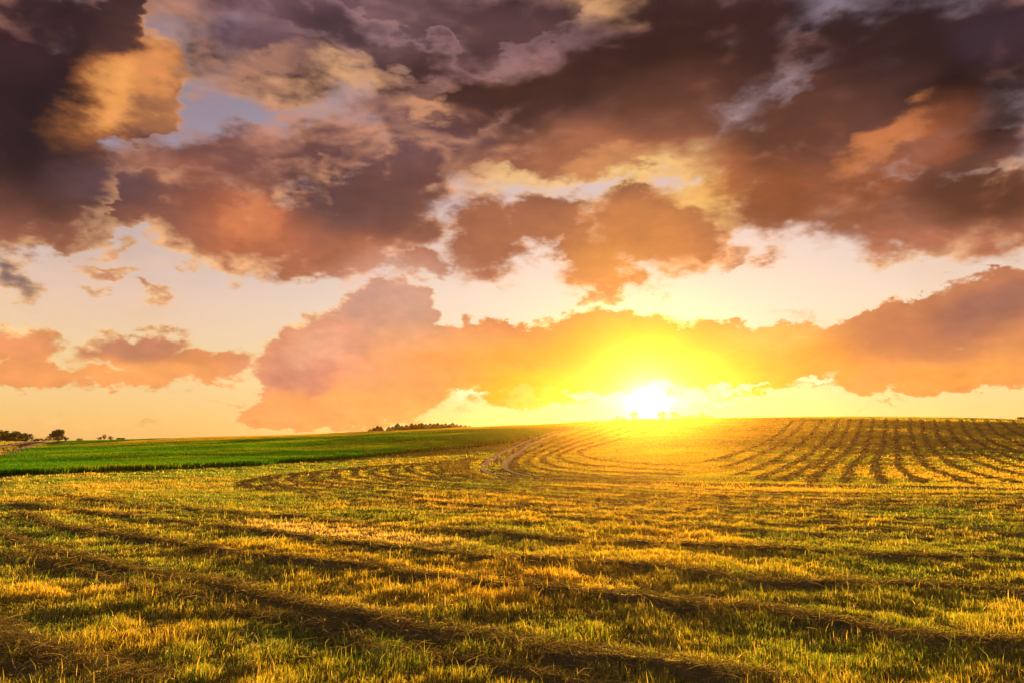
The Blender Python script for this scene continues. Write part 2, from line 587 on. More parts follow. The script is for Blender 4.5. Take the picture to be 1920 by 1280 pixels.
def link(name, me, parent=None, kind=None, label=None, cat=None, group=None, loc=None):
    o = bpy.data.objects.new(name, me)
    COL.objects.link(o)
    if parent:
        o.parent = parent
    for k, v in (('kind', kind), ('label', label), ('category', cat), ('group', group)):
        if v:
            o[k] = v
    if loc is not None:
        o.location = loc
    return o


def new_mat(name):
    m = bpy.data.materials.new(name)
    m.use_nodes = True
    S.nt = m.node_tree
    m.node_tree.nodes.clear()
    out = m.node_tree.nodes.new('ShaderNodeOutputMaterial')
    return m, m.node_tree, out


def bsdf(kind, **kw):
    n = S.nt.nodes.new(kind)
    for k, v in kw.items():
        put(n.inputs[k.replace('_', ' ')], v)
    return n


def mixs(f, a, b):
    n = S.nt.nodes.new('ShaderNodeMixShader')
    put(n.inputs[0], f)
    S.nt.links.new(a.outputs[0], n.inputs[1])
    S.nt.links.new(b.outputs[0], n.inputs[2])
    return n


def attr(name='tint'):
    n = S.nt.nodes.new('ShaderNodeAttribute')
    n.attribute_name = name
    return S(n.outputs['Color'])


def geo_pos():
    return S(S.nt.nodes.new('ShaderNodeNewGeometry').outputs['Position'])


def leaf_mat(name, trans=0.5, gloss=0.10, rough=0.38, tgain=1.5):
    """thin leaves and blades: the colour attribute is their own colour; light also comes through"""
    m, t, out = new_mat(name)
    c = attr()
    tc_ = mixc(1.0, c, (tgain, tgain * 0.93, tgain * 0.55, 1), 'MULTIPLY')
    d = bsdf('ShaderNodeBsdfDiffuse', Color=c)
    tr = bsdf('ShaderNodeBsdfTranslucent', Color=tc_)
    g = bsdf('ShaderNodeBsdfGlossy', Color=(0.85, 0.75, 0.35, 1), Roughness=rough)
    s = mixs(gloss, mixs(trans, d, tr), g)
    t.links.new(s.outputs[0], out.inputs[0])
    return m


M_GRASS = leaf_mat('grass_blades', 0.58, 0.13, 0.48, 2.25)
M_HAY = leaf_mat('cut_hay', 0.35, 0.04, 0.5, 1.3)
M_CROP = leaf_mat('crop_blades', 0.50, 0.015, 0.5, 2.0)
M_NEEDLE = leaf_mat('spruce_needles', 0.08, 0.02, 0.5, 1.0)
M_LEAF = leaf_mat('tree_leaves', 0.20, 0.04, 0.45, 1.3)

# ------------------------------------------------------------------ zones, traced on the photograph and cast onto the land
CROP_EDGE = [(-700, 932), (-200, 905), (0, 893), (120, 888), (250, 882), (350, 879), (480, 872), (640, 861), (740, 852), (815, 845), (890, 838), (960, 829), (1010, 819), (1060, 806), (1092, 793)]
CROP_LEFT = [(-700, 915), (-200, 890), (0, 864), (30, 853), (60, 842), (84, 834), (104, 826)]
TRACK = [(1135, 789), (1112, 795), (1060, 806), (1010, 822), (968, 842), (942, 858), (929, 870), (930, 880), (948, 889), (985, 896), (1060, 901), (1150, 904), (1300, 907), (1500, 911), (1700, 914), (1990, 919), (2300, 925)]


def c4(pts):
    return [(1400 + x / 3.692, 760 + y / 3.692) for x, y in pts]


FAN = [c4(p) for p in (
    [(330, 100), (200, 215), (20, 300), (-160, 360), (-330, 400)],
    [(410, 100), (300, 215), (150, 310), (-50, 395), (-230, 440)],
    [(520, 95), (450, 200), (330, 300), (180, 390), (0, 460), (-120, 490)],
    [(640, 92), (580, 200), (480, 300), (350, 390), (200, 460), (50, 515)],
    [(720, 90), (680, 200), (580, 320), (440, 420), (330, 480), (200, 530)],
    [(800, 90), (770, 200), (700, 320), (590, 400), (480, 490), (420, 545)],
    [(880, 90), (850, 220), (800, 350), (720, 410), (690, 500), (680, 540)],
    [(960, 85), (955, 200), (920, 340), (885, 400), (900, 480), (950, 545)],
    [(1045, 95), (1035, 220), (1050, 320), (1040, 400), (1110, 480), (1230, 545)],
    [(1130, 90), (1140, 220), (1180, 340), (1260, 430), (1430, 500), (1590, 555)],
    [(1215, 95), (1230, 220), (1310, 330), (1420, 410), (1600, 480), (1900, 540)],
    [(1300, 95), (1330, 220), (1420, 310), (1600, 400), (1920, 490), (2120, 530)],
    [(1390, 95), (1430, 210), (1540, 300), (1740, 390), (1960, 445), (2160, 490)],
    [(1480, 95), (1530, 200), (1640, 280), (1800, 350), (1960, 395), (2160, 440)],
    [(1565, 95), (1640, 210), (1760, 280), (1960, 345), (2160, 395)],
    [(1650, 95), (1730, 190), (1850, 250), (1960, 295), (2160, 350)],
    [(1740, 97), (1810, 160), (1960, 235), (2160, 300)],
    [(1830, 99), (1890, 150), (1960, 190), (2160, 255)])]
INNER = [
    [(1150, 791), (1080, 812), (1010, 838), (972, 858), (966, 872), (985, 884), (1040, 892), (1150, 898), (1280, 902)],
    [(1180, 790), (1110, 812), (1040, 836), (1000, 856), (992, 867), (1008, 878), (1060, 887), (1160, 893), (1290, 897)],
    [(1210, 788.5), (1150, 808), (1075, 832), (1030, 852), (1020, 861), (1032, 871), (1080, 880), (1180, 887), (1300, 892)],
    [(1240, 788), (1190, 806), (1110, 830), (1060, 847), (1049, 855), (1060, 864), (1105, 872), (1200, 879), (1310, 884)],
    [(1270, 787.5), (1228, 805), (1150, 827), (1098, 842), (1086, 849), (1098, 857), (1140, 864), (1230, 871), (1320, 875)]]
OUTER = []
for (lx, ly, ry) in [(800, 878, 927), (766, 880, 934), (735, 882, 942), (699, 885, 950), (664, 887, 959), (625, 890, 968), (588, 893, 978), (548, 897, 990), (507, 902, 1004), (462, 906, 1020)]:
    up = 11 + (800 - lx) * 0.006
    OUTER.append([(lx + 110, ly - up - 7), (lx + 50, ly - up), (lx + 10, ly - 6), (lx, ly + 1), (lx + 9, ly + 8), (lx + 55, ly + 15), (lx + 150, ly + 22), (lx + 330, ly + 29 + (ry - ly - 49) * 0.25), (1480, ly + 46 + (ry - ly - 49) * 0.72), (1930, ry), (2250, ry + 4)])
FORE = [
    [(100, 928), (230, 944), (400, 960), (560, 972), (720, 990), (907, 1000), (1057, 1013), (1280, 1023), (1480, 1033), (1600, 1041), (1780, 1046), (1930, 1049), (2250, 1056)],
    [(10, 944), (130, 958), (280, 975), (470, 994), (600, 1012), (707, 1027), (773, 1034), (940, 1050), (1073, 1054), (1280, 1070), (1423, 1093), (1580, 1098), (1780, 1105), (1930, 1119), (2200, 1138)],
    [(33, 963), (100, 987), (187, 1000), (300, 1020), (400, 1033), (520, 1050), (633, 1063), (730, 1074), (850, 1092), (973, 1107), (1140, 1120), (1280, 1138), (1380, 1146), (1513, 1160), (1613, 1180), (1697, 1196), (1800, 1204), (1930, 1216), (2150, 1240)],
    [(-160, 972), (0, 1005), (67, 1030), (150, 1047), (233, 1070), (333, 1090), (433, 1108), (533, 1130), (640, 1150), (757, 1168), (840, 1187), (940, 1203), (1040, 1225), (1173, 1247), (1280, 1258), (1400, 1275), (1520, 1292)],
    [(20, 1040), (133, 1073), (200, 1090), (283, 1110), (383, 1132), (467, 1160), (600, 1172), (660, 1195), (740, 1221), (840, 1235), (940, 1255), (1073, 1280), (1200, 1302)],
    [(-120, 1150), (0, 1203), (67, 1224), (133, 1250), (200, 1275), (280, 1300)]]


def smooth_line(pts, n):
    p = np.array(pts, float)
    p = np.vstack([2 * p[0] - p[1], p, 2 * p[-1] - p[-2]])
    seg = np.sqrt(np.hypot(*(p[2:-1] - p[1:-2]).T))
    u = np.concatenate([[0], np.cumsum(seg)])
    q = np.linspace(0, u[-1], n)
    k = np.clip(np.searchsorted(u, q, side='right') - 1, 0, len(seg) - 1)
    t = ((q - u[k]) / seg[k])[:, None]
    a, b, c, d = p[k], p[k + 1], p[k + 2], p[k + 3]
    return 0.5 * (2 * b + (c - a) * t + (2 * a - 5 * b + 4 * c - d) * t * t + (3 * b - a - 3 * c + d) * t ** 3)


def ground_line(pts, n=60, step=None):
    w = np.array([cast(*p) for p in smooth_line(pts, n)])
    keep = [0]
    for i in range(1, len(w)):
        if np.hypot(*(w[i] - w[keep[-1]])) > 0.02:
            keep.append(i)
    w = w[keep]
    if step:
        L = np.concatenate([[0], np.cumsum(np.hypot(*np.diff(w, axis=0).T))])
        s = np.linspace(0, L[-1], max(6, int(L[-1] / step)))
        w = np.column_stack([np.interp(s, L, w[:, 0]), np.interp(s, L, w[:, 1])])
        for _ in range(2):
            w[1:-1] = (w[:-2] + 2 * w[1:-1] + w[2:]) / 4
    return w


# raster of the photograph's lower half, 1 px cells, used to look up what grows where
RX0, RY0, RW, RH = -700, 770, 3300, 600
ZONE = np.zeros((RH, RW), dtype=np.uint8)       # 0 mown, 1 crop, 2 bare road, 3 track rut, 4 windrow, 5 far meadow
gx, gy = np.meshgrid(np.arange(RW) + RX0 + 0.5, np.arange(RH) + RY0 + 0.5)
eb = np.array(CROP_EDGE)
el = np.array(CROP_LEFT)
low = np.interp(gx[0], eb[:, 0], eb[:, 1], right=0)
hi_ = np.where(gx[0] < 104, np.interp(gx[0], el[:, 0], el[:, 1]), 700)
ZONE[(gy < low[None, :]) & (gy > hi_[None, :])] = 1
ZONE[(gy <= hi_[None, :]) & (gx < 104)] = 5


def fill(poly, val):
    p = np.array(poly, float)
    ins = np.zeros(gx.shape, dtype=bool)
    for (x1, y1), (x2, y2) in zip(p, np.roll(p, -1, axis=0)):
        cr = ((y1 > gy) != (y2 > gy))
        with np.errstate(divide='ignore', invalid='ignore'):
            ins ^= cr & (gx < (x2 - x1) * (gy - y1) / (y2 - y1 + 1e-9) + x1)
    ZONE[ins] = val


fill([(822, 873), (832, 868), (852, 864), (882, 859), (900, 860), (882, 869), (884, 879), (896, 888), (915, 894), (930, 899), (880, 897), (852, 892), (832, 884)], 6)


def zone(x, y, z):
    px, py = project(x, y, z)
    i = np.clip((py - RY0).astype(int), 0, RH - 1)
    j = np.clip((px - RX0).astype(int), 0, RW - 1)
    return ZONE[i, j]


def stamp(w, half, val):
    """mark a ground strip of half-width `half` (metres) in the zone raster"""
    d = np.gradient(w, axis=0)
    d /= np.maximum(np.hypot(d[:, 0], d[:, 1]), 1e-6)[:, None]
    nrm = np.column_stack([-d[:, 1], d[:, 0]])
    half = np.broadcast_to(half, len(w))
    for f in np.linspace(-1, 1, 31):
        q = w + nrm * (f * half)[:, None]
        for k in np.linspace(0, 1, 12)[:-1]:
            r = q[:-1] * (1 - k) + q[1:] * k
            px, py = project(r[:, 0], r[:, 1], terrain(r[:, 0], r[:, 1]))
            i, j = (py - RY0).astype(int), (px - RX0).astype(int)
            ok = (i >= 0) & (i < RH) & (j >= 0) & (j < RW)
            ZONE[i[ok], j[ok]] = val


# ------------------------------------------------------------------ the ground sheet
azs = np.concatenate([np.linspace(-math.pi, -0.85, 60, endpoint=False), np.linspace(-0.85, 0.85, 520), np.linspace(0.85, math.pi, 61)[1:-1]])
rs = np.concatenate([[0.0], np.geomspace(0.6, 480, 450)])
A, Rr = np.meshgrid(azs, rs)
GX, GY = Rr * np.sin(A), Rr * np.cos(A)
GZ = terrain(GX, GY)
nA, nR = len(azs), len(rs)
I = np.arange(nA * nR).reshape(nR, nA)
J = np.roll(I, -1, axis=1)
quads = np.stack([I[:-1], J[:-1], J[1:], I[1:]], axis=-1).reshape(-1, 4)
m, t, out = new_mat('field_soil')
pos = geo_pos()
nz = noise(pos, 0.7, 6, 0.6)
nz2 = noise(pos, 9.0, 5, 0.6)
c = ramp(nz, [(0.30, (0.10, 0.09, 0.018, 1)), (0.5, (0.16, 0.125, 0.028, 1)), (0.70, (0.23, 0.165, 0.04, 1))])
c = mixc(sstep(nz2, 0.45, 0.7), c, (0.20, 0.14, 0.045, 1))
d = bsdf('ShaderNodeBsdfDiffuse', Color=c)
b = t.nodes.new('ShaderNodeBump')
b.inputs['Strength'].default_value = 0.6
b.inputs['Distance'].default_value = 0.08
put(b.inputs['Height'], nz2)
t.links.new(b.outputs[0], d.inputs['Normal'])
t.links.new(d.outputs[0], out.inputs[0])
link('ground', mesh_from('ground', np.column_stack([GX.ravel(), GY.ravel(), GZ.ravel()]), [quads], m, smooth=True), kind='structure')


def strip(w, half, lift, crown=0.0, n=5):
    """a ground-hugging ribbon: vertices and quads"""
    d = np.gradient(w, axis=0)
    d /= np.maximum(np.hypot(d[:, 0], d[:, 1]), 1e-6)[:, None]
    nrm = np.column_stack([-d[:, 1], d[:, 0]])
    half = np.broadcast_to(half, len(w))
    V = []
    for f in np.linspace(-1, 1, n):
        q = w + nrm * (f * half)[:, None]
        V.append(np.column_stack([q, terrain(q[:, 0], q[:, 1]) + lift + crown * (1 - f * f)]))
    V = np.stack(V, axis=1).reshape(-1, 3)
    k = np.arange(len(w) * n).reshape(len(w), n)
    fq = np.stack([k[:-1, :-1], k[:-1, 1:], k[1:, 1:], k[1:, :-1]], axis=-1).reshape(-1, 4)
    return V, fq


def soil_mat(name, c0, c1, scale=3.0):
    m, t, out = new_mat(name)
    pos = geo_pos()
    nz = noise(pos, scale, 6, 0.62)
    c = ramp(nz, [(0.32, tuple(c0) + (1,)), (0.68, tuple(c1) + (1,))])
    d = bsdf('ShaderNodeBsdfDiffuse', Color=c)
    b = t.nodes.new('ShaderNodeBump')
    b.inputs['Strength'].default_value = 0.5
    b.inputs['Distance'].default_value = 0.05
    put(b.inputs['Height'], nz)
    t.links.new(b.outputs[0], d.inputs['Normal'])
    t.links.new(d.outputs[0], out.inputs[0])
    return m


M_DUST = soil_mat('pale_dust', (0.42, 0.31, 0.22), (0.62, 0.48, 0.36))
M_EARTH = soil_mat('dark_earth', (0.10, 0.065, 0.035), (0.19, 0.12, 0.065))

# the farm track that swings round the foot of the hill
tw = ground_line(TRACK, 220, 0.8)
V, fq = strip(tw, 1.5, 0.015, n=7)
track = link('track', mesh_from('track', V, [fq], M_EARTH, smooth=True), kind='structure')
stamp(tw, 1.2, 3)
dirv = np.gradient(tw, axis=0)
dirv /= np.hypot(dirv[:, 0], dirv[:, 1])[:, None]
nrm = np.column_stack([-dirv[:, 1], dirv[:, 0]])
px_t, py_t = project(tw[:, 0], tw[:, 1], terrain(tw[:, 0], tw[:, 1]))
k_end = int(np.argmax((px_t > 1075) & (py_t > 895)))
for s in (-1, 1):
    wv = (fbm(np.arange(len(tw)) * 0.11, np.full(len(tw), 3.7 * s), 5) - 0.5) * 0.35
    w = (tw + nrm * (s * 0.78 + wv)[:, None])[:k_end]
    hw = 0.30 * np.clip((k_end - np.arange(len(w))) / 30.0, 0.15, 1)
    V, fq = strip(w, hw, 0.05, n=3)
    link('wheel_rut', mesh_from('wheel_rut', V, [fq], M_DUST, smooth=True), parent=track)

# the gravel road at the far left
rw = ground_line([(-330, 925), (-150, 885), (0, 850), (33, 841), (58, 833.5), (74, 830), (90, 828)], 120, 2.0)
V, fq = strip(rw, 5.2, 0.03, n=7)
road = link('road', mesh_from('road', V, [fq], M_EARTH, smooth=True), kind='structure')
stamp(rw, 5.0, 2)
dirv = np.gradient(rw, axis=0)
dirv /= np.hypot(dirv[:, 0], dirv[:, 1])[:, None]
nrm = np.column_stack([-dirv[:, 1], dirv[:, 0]])
for s in (-1, 1):
    V, fq = strip(rw + nrm * s * 1.9 + nrm * 1.2, 0.75, 0.09, n=3)
    link('wheel_rut', mesh_from('wheel_rut', V, [fq], M_DUST, smooth=True), parent=road)


# ------------------------------------------------------------------ windrows of cut hay
def strands(P, length, width, curl, flat, cols, rg, nseg=3, dirs=None):
    """thin curved stalks lying about; P (n,3) centres"""
    n = len(P)
    az = rg.uniform(0, 2 * math.pi, n) if dirs is None else dirs
    L = length * rg.uniform(0.5, 1.3, n)
    el_ = rg.normal(0, flat, n)
    D = np.column_stack([np.cos(az) * np.cos(el_), np.sin(az) * np.cos(el_), np.sin(el_)])
    side = np.column_stack([-np.sin(az), np.cos(az), np.zeros(n)])
    up = np.cross(D, side)
    tw_ = rg.uniform(-1, 1, n)[:, None]
    Wd = side * np.sqrt(np.maximum(1 - tw_ ** 2, 0)) + up * tw_
    bend = rg.normal(0, curl, n)[:, None] * side + np.abs(rg.normal(0, curl, n))[:, None] * np.array([[0, 0, 0.5]])
    V = np.empty((n, (nseg + 1) * 2, 3))
    for i in range(nseg + 1):
        s = i / nseg - 0.5
        c = P + D * (L * s)[:, None] + bend * (L * (0.25 - s * s) * 2)[:, None]
        wv = (width * (1.0 - 0.6 * abs(2 * s)))
        wv = np.broadcast_to(wv, n)[:, None] * 0.5
        V[:, 2 * i] = c - Wd * wv
        V[:, 2 * i + 1] = c + Wd * wv
    base = (np.arange(n) * (nseg + 1) * 2)[:, None]
    fq = np.concatenate([base + np.array([[2 * i, 2 * i + 1, 2 * i + 3, 2 * i + 2]]) for i in range(nseg)])
    return V.reshape(-1, 3), fq, np.repeat(cols, (nseg + 1) * 2, axis=0)


HAYC = np.array([(0.17, 0.12, 0.045), (0.26, 0.19, 0.075), (0.10, 0.085, 0.03), (0.40, 0.30, 0.14), (0.07, 0.085, 0.022)])


def windrow(pts, half, high, label, group, rg, seed, n=70, near=False, bend=None):
    w = ground_line(pts, n, None)
    d0 = float(np.mean(w[:, 1]))
    L = np.concatenate([[0], np.cumsum(np.hypot(*np.diff(w, axis=0).T))])
    dist = np.maximum(w[:, 1], 4)
    # resample with a step that grows with distance
    s, S_ = 0.0, []
    while s < L[-1]:
        S_.append(s)
        s += float(np.clip(np.interp(s, L, dist) * 0.010, 0.06, 1.5))
    S_ = np.array(S_)
    w = np.column_stack([np.interp(S_, L, w[:, 0]), np.interp(S_, L, w[:, 1])])
    for _ in range(3):
        w[1:-1] = (w[:-2] + 2 * w[1:-1] + w[2:]) / 4
    m_ = len(w)
    d = np.gradient(w, axis=0)
    d /= np.maximum(np.hypot(d[:, 0], d[:, 1]), 1e-6)[:, None]
    nr = np.column_stack([-d[:, 1], d[:, 0]])
    w = w + nr * ((fbm(S_ / 2.3, S_ * 0 + seed, seed) - 0.5) * 0.5 * 0.7)[:, None]
    if not near:
        half, high = half * (0.44 + 0.0012 * np.clip(np.hypot(w[:, 0], w[:, 1]), 20, 200)), high * 0.5
    if bend is not None:
        pxw = project(w[:, 0], w[:, 1], terrain(w[:, 0], w[:, 1]))[0]
        half = half * (1 + 1.3 * np.clip((bend + 170 - pxw) / 120, 0, 1))
    ls = 1.0 if near else 5.0
    hw = half * (0.62 + 0.76 * fbm(S_ / (1.1 * ls), S_ * 0 + 5.1, seed + 3))
    hh = high * (0.35 + 1.25 * fbm(S_ / (0.9 * ls), S_ * 0 + 2.2, seed + 7) ** 1.5)
    taper = np.clip(np.minimum(np.arange(m_), m_ - 1 - np.arange(m_)) / 4.0, 0.1, 1)
    hw, hh = hw * taper, hh * taper
    stamp(w, hw * 0.7, 4)
    nc = 11 if near else 7
    V, Cc = [], []
    for f in np.linspace(-1, 1, nc):
        q = w + nr * (f * hw)[:, None]
        prof = np.clip(1 - abs(f) ** 1.8, 0, 1)
        rough = fbm(q[:, 0] / 0.22, q[:, 1] / 0.22, seed, 3) if near else fbm(q[:, 0] / 0.6, q[:, 1] / 0.6, seed, 2)
        z = terrain(q[:, 0], q[:, 1]) + hh * prof * (0.45 + 1.1 * rough) - (0.03 if abs(f) == 1 else -0.01)
        V.append(np.column_stack([q, z]))
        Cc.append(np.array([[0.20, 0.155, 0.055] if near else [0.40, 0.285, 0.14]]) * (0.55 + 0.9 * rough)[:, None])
    V = np.stack(V, axis=1).reshape(-1, 3)
    Cc = np.stack(Cc, axis=1).reshape(-1, 3)
    k = np.arange(m_ * nc).reshape(m_, nc)
    fq = np.stack([k[:-1, :-1], k[:-1, 1:], k[1:, 1:], k[1:, :-1]], axis=-1).reshape(-1, 4)
    # loose stalks over the heap
    dd = np.maximum(np.hypot(w[:, 0], w[:, 1]), 4)
    seg = np.gradient(S_)
    dens = np.clip(16000.0 / dd ** 1.50, 2.0, 1200) * (hw / 0.42)
    cnt = rg.poisson(dens * seg)
    idx = np.repeat(np.arange(m_), cnt)
    f = np.clip(rg.normal(0, 0.62, len(idx)), -1.5, 1.5)
    q = w[idx] + nr[idx] * (f * hw[idx])[:, None] + d[idx] * (rg.uniform(-.5, .5, len(idx)) * seg[idx])[:, None]
    prof = np.clip(1 - np.abs(f) ** 1.8, 0, 1)
    z = terrain(q[:, 0], q[:, 1]) + hh[idx] * prof * rg.uniform(0.7, 1.25, len(idx)) + 0.02
    P = np.column_stack([q, z])
    cols = HAYC[rg.choice(len(HAYC), len(idx), p=[.34, .24, .18, .10, .14])] * rg.uniform(0.7, 1.3, (len(idx), 1))
    lay = np.arctan2(d[idx, 1], d[idx, 0]) + rg.normal(0, 0.75, len(idx)) + math.pi * (rg.random(len(idx)) < 0.5)
    wd = np.clip(dd[idx] * 0.00075, 0.0035, 0.06)
    ln = np.clip(0.26 + dd[idx] * 0.004, 0.28, 0.55)
    V2, f2, c2 = strands(P, ln, wd, 0.35, 0.34 if near else 0.12, cols, rg, 4 if near else 2, lay)
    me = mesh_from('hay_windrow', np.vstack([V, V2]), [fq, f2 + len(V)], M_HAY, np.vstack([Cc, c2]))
    return link('hay_windrow', me, label=label, cat='windrow', group=group)


ORD = ['first', 'second', 'third', 'fourth', 'fifth', 'sixth', 'seventh', 'eighth', 'ninth', 'tenth', 'eleventh', 'twelfth', 'thirteenth', 'fourteenth', 'fifteenth', 'sixteenth', 'seventeenth', 'eighteenth']
rg = np.random.default_rng(11)
for i, p in enumerate(FAN):
    hm = np.hypot(*np.array(cast(*p[2])))
    k = len(FAN) - 1 - i
    lab = 'brown hay stripe at the far right of the hill, beside the picture edge' if k == 0 else 'brown hay stripe running down the hill, %s from the right edge at the crest' % ORD[k]
    windrow(p, 0.62, 0.11, lab, 'hay stripes running down the hill', rg, 40 + i)
for i, p in enumerate(INNER):
    lab = 'hooked hay stripe just inside the dirt track bend' if i == 0 else 'faint hooked hay stripe below the sun, %s inwards from the dirt track bend' % ORD[i]
    windrow(p, 0.55, 0.14, lab, 'hooked hay stripes inside the track bend', rg, 70 + i)
for i, p in enumerate(OUTER):
    lab = 'curved grey hay row nearest outside the dirt track bend' if i == 0 else 'curved grey hay row bending at the left, %s outwards from the dirt track bend' % ORD[i]
    windrow(p, 0.26, 0.06, lab, 'curved hay rows outside the track bend', rg, 90 + i, n=120, bend=p[3][0])
for p, hf, hi2, lab in zip(FORE, (0.16, 0.17, 0.20, 0.21, 0.14, 0.34), (0.055, 0.055, 0.065, 0.07, 0.035, 0.05), (
        'loose hay row across the middle of the field ending in a dark mound at right',
        'hay row crossing the field just in front of the pale straw band',
        'long hay row with shadowed hollows reaching the right edge near the foreground',
        'thick dark hay row slanting from the left edge to the bottom of the picture',
        'thin broken hay row close in front of the thick slanting row',
        'tangled straw heap in the bottom left corner')):
    windrow(p, hf, hi2, lab, 'hay rows across the foreground', rg, 120 + int(hf * 100) + len(p), n=160, near=True)
# ------------------------------------------------------------------ grass and crop
GREEN = np.array([0.075, 0.150, 0.010])
OLIVE = np.array([0.200, 0.205, 0.014])
GOLD = np.array([0.420, 0.290, 0.022])
STRAW = np.array([0.500, 0.380, 0.160])
LUSH = np.array([0.010, 0.080, 0.003])
LUSH2 = np.array([0.042, 0.150, 0.005])


def blades(P, height, width, lean, cols, rg, segs=2):
    n = len(P)
    az = rg.uniform(0, 2 * math.pi, n)
    side = np.column_stack([np.cos(az), np.sin(az), np.zeros(n)])
    la = rg.uniform(0, 2 * math.pi, n)
    ld = np.column_stack([np.cos(la), np.sin(la), np.zeros(n)]) * (lean * height)[:, None]
    up = np.array([[0, 0, 1.0]])
    h = height[:, None]
    w = (width * 0.5)[:, None]
    tip_c = np.repeat(cols, 1, axis=0)
    if segs == 1:
        V = np.stack([P - side * w, P + side * w, P + up * h + ld], axis=1)
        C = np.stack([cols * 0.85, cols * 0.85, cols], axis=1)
        b = (np.arange(n) * 3)[:, None]
        return V.reshape(-1, 3), [b + np.array([[0, 1, 2]])], C.reshape(-1, 3)
    mid = P + up * h * 0.58 + ld * 0.35
    V = np.stack([P - side * w, P + side * w, mid - side * w * 0.8, mid + side * w * 0.8, P + up * h * (1 - 0.25 * lean[:, None]) + ld], axis=1)
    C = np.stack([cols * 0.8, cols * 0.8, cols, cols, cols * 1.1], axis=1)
    b = (np.arange(n) * 5)[:, None]
    return V.reshape(-1, 3), [b + np.array([[0, 1, 3, 2]]), b + np.array([[2, 3, 4]])], C.reshape(-1, 3)


def scatter(y0, y1, dens, rg, half=1.04):
    """points in the wedge in front of the camera, dens per square metre"""
    area = half * (y1 * y1 - y0 * y0)
    n = int(area * dens)
    y = np.sqrt(rg.uniform(y0 * y0, y1 * y1, n))
    x = rg.uniform(-half, half, n) * y
    return x, y


def mixcol(a, b, t):
    return a[None, :] * (1 - t[:, None]) + b[None, :] * t[:, None] if a.ndim == 1 else a * (1 - t[:, None]) + b[None, :] * t[:, None]


rg = np.random.default_rng(23)
AV, AF, AC, off = [], [], [], 0
CV, CF, CC, offc = [], [], [], 0
for (y0, y1, dens) in [(2.6, 6.5, 5000), (6.5, 9, 3400), (9, 13, 2000), (13, 19, 950), (19, 28, 400), (28, 42, 200), (42, 65, 130), (65, 100, 80), (100, 150, 46), (150, 200, 26)]:
    x, y = scatter(y0, y1, dens, rg)
    # gather the plants into tufts
    if y1 < 30:
        a = rg.normal(0, 0.03, (2, len(x)))
        cell = 0.16
        pull = 0.45 * (rg.random(len(x)) < 0.7)
        cxx, cyy = np.floor(x / cell), np.floor(y / cell)
        jx = vnoise(cxx * 7.13, cyy * 3.7, 2)
        jy = vnoise(cxx * 5.31, cyy * 9.7, 4)
        x = x * (1 - pull) + (cxx + jx) * cell * pull + a[0]
        y = y * (1 - pull) + (cyy + jy) * cell * pull + a[1]
    z = terrain(x, y)
    zn = zone(x, y, z)
    patch = fbm(x / 1.7, y / 1.7, 31, 4)
    big = fbm(x / 9.0, y / 6.0, 57, 3)
    fine = fbm(x / 0.35, y / 0.35, 77, 2)
    px, py = project(x, y, z)
    d = np.hypot(x, y)
    ok = (zn == 0) | ((zn == 4) & (rg.random(len(x)) < np.where(d < 25, 0.45, 0.12))) | ((zn == 3) & (rg.random(len(x)) < 0.10))
    d = np.hypot(x, y)
    dry = np.clip(0.56 + (patch - 0.5) * 1.5 + (big - 0.5) * 1.3 + 0.20 * np.tanh((x + 1.5) / 5.0) - 0.13 - 0.22 * np.clip((x - 3.5) / 4, 0, 1) * np.clip((16 - y) / 6, 0, 1) + rg.normal(0, 0.24, len(x)), 0, 1)  # patchy dryness, plus sun glare put into the blade colour: golden centre, greener sides
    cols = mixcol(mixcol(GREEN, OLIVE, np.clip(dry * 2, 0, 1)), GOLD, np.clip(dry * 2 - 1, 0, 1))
    band = np.exp(-((py - (985 + (px - 480) * 0.10)) / 11.0) ** 2) * np.clip((px - 420) / 120, 0, 1) * np.clip((900 - px) / 160, 0, 1)
    straw = np.clip(band * 1.1 + (rg.random(len(x)) < 0.09) * 0.8, 0, 1)
    cols = mixcol(cols, STRAW, straw)
    cols *= rg.uniform(0.75, 1.25, (len(x), 1))
    h = (0.036 + 0.066 * np.clip((fine - 0.28) * 2.2, 0, 1) * (0.45 + 1.1 * patch)) * rg.uniform(0.55, 1.35, len(x))
    h = h * np.where(rg.random(len(x)) < 0.025, 1.9, 1.0)
    h = h * np.clip(1 + (d - 30) / 150, 1, 1.7)
    wd = np.maximum(0.0052 * rg.uniform(0.6, 1.3, len(x)), d * 0.00085)
    wd = wd * np.where(d > 40, 2.2, 1.0)
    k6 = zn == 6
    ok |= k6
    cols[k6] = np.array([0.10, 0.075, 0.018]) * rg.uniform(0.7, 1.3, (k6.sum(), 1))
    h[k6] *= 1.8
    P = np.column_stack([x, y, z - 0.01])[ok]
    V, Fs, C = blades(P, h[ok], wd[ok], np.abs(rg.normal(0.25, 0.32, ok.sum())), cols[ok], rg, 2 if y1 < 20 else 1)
    AV.append(V); AC.append(C)
    for f in Fs:
        AF.append(f + off)
    off += len(V)
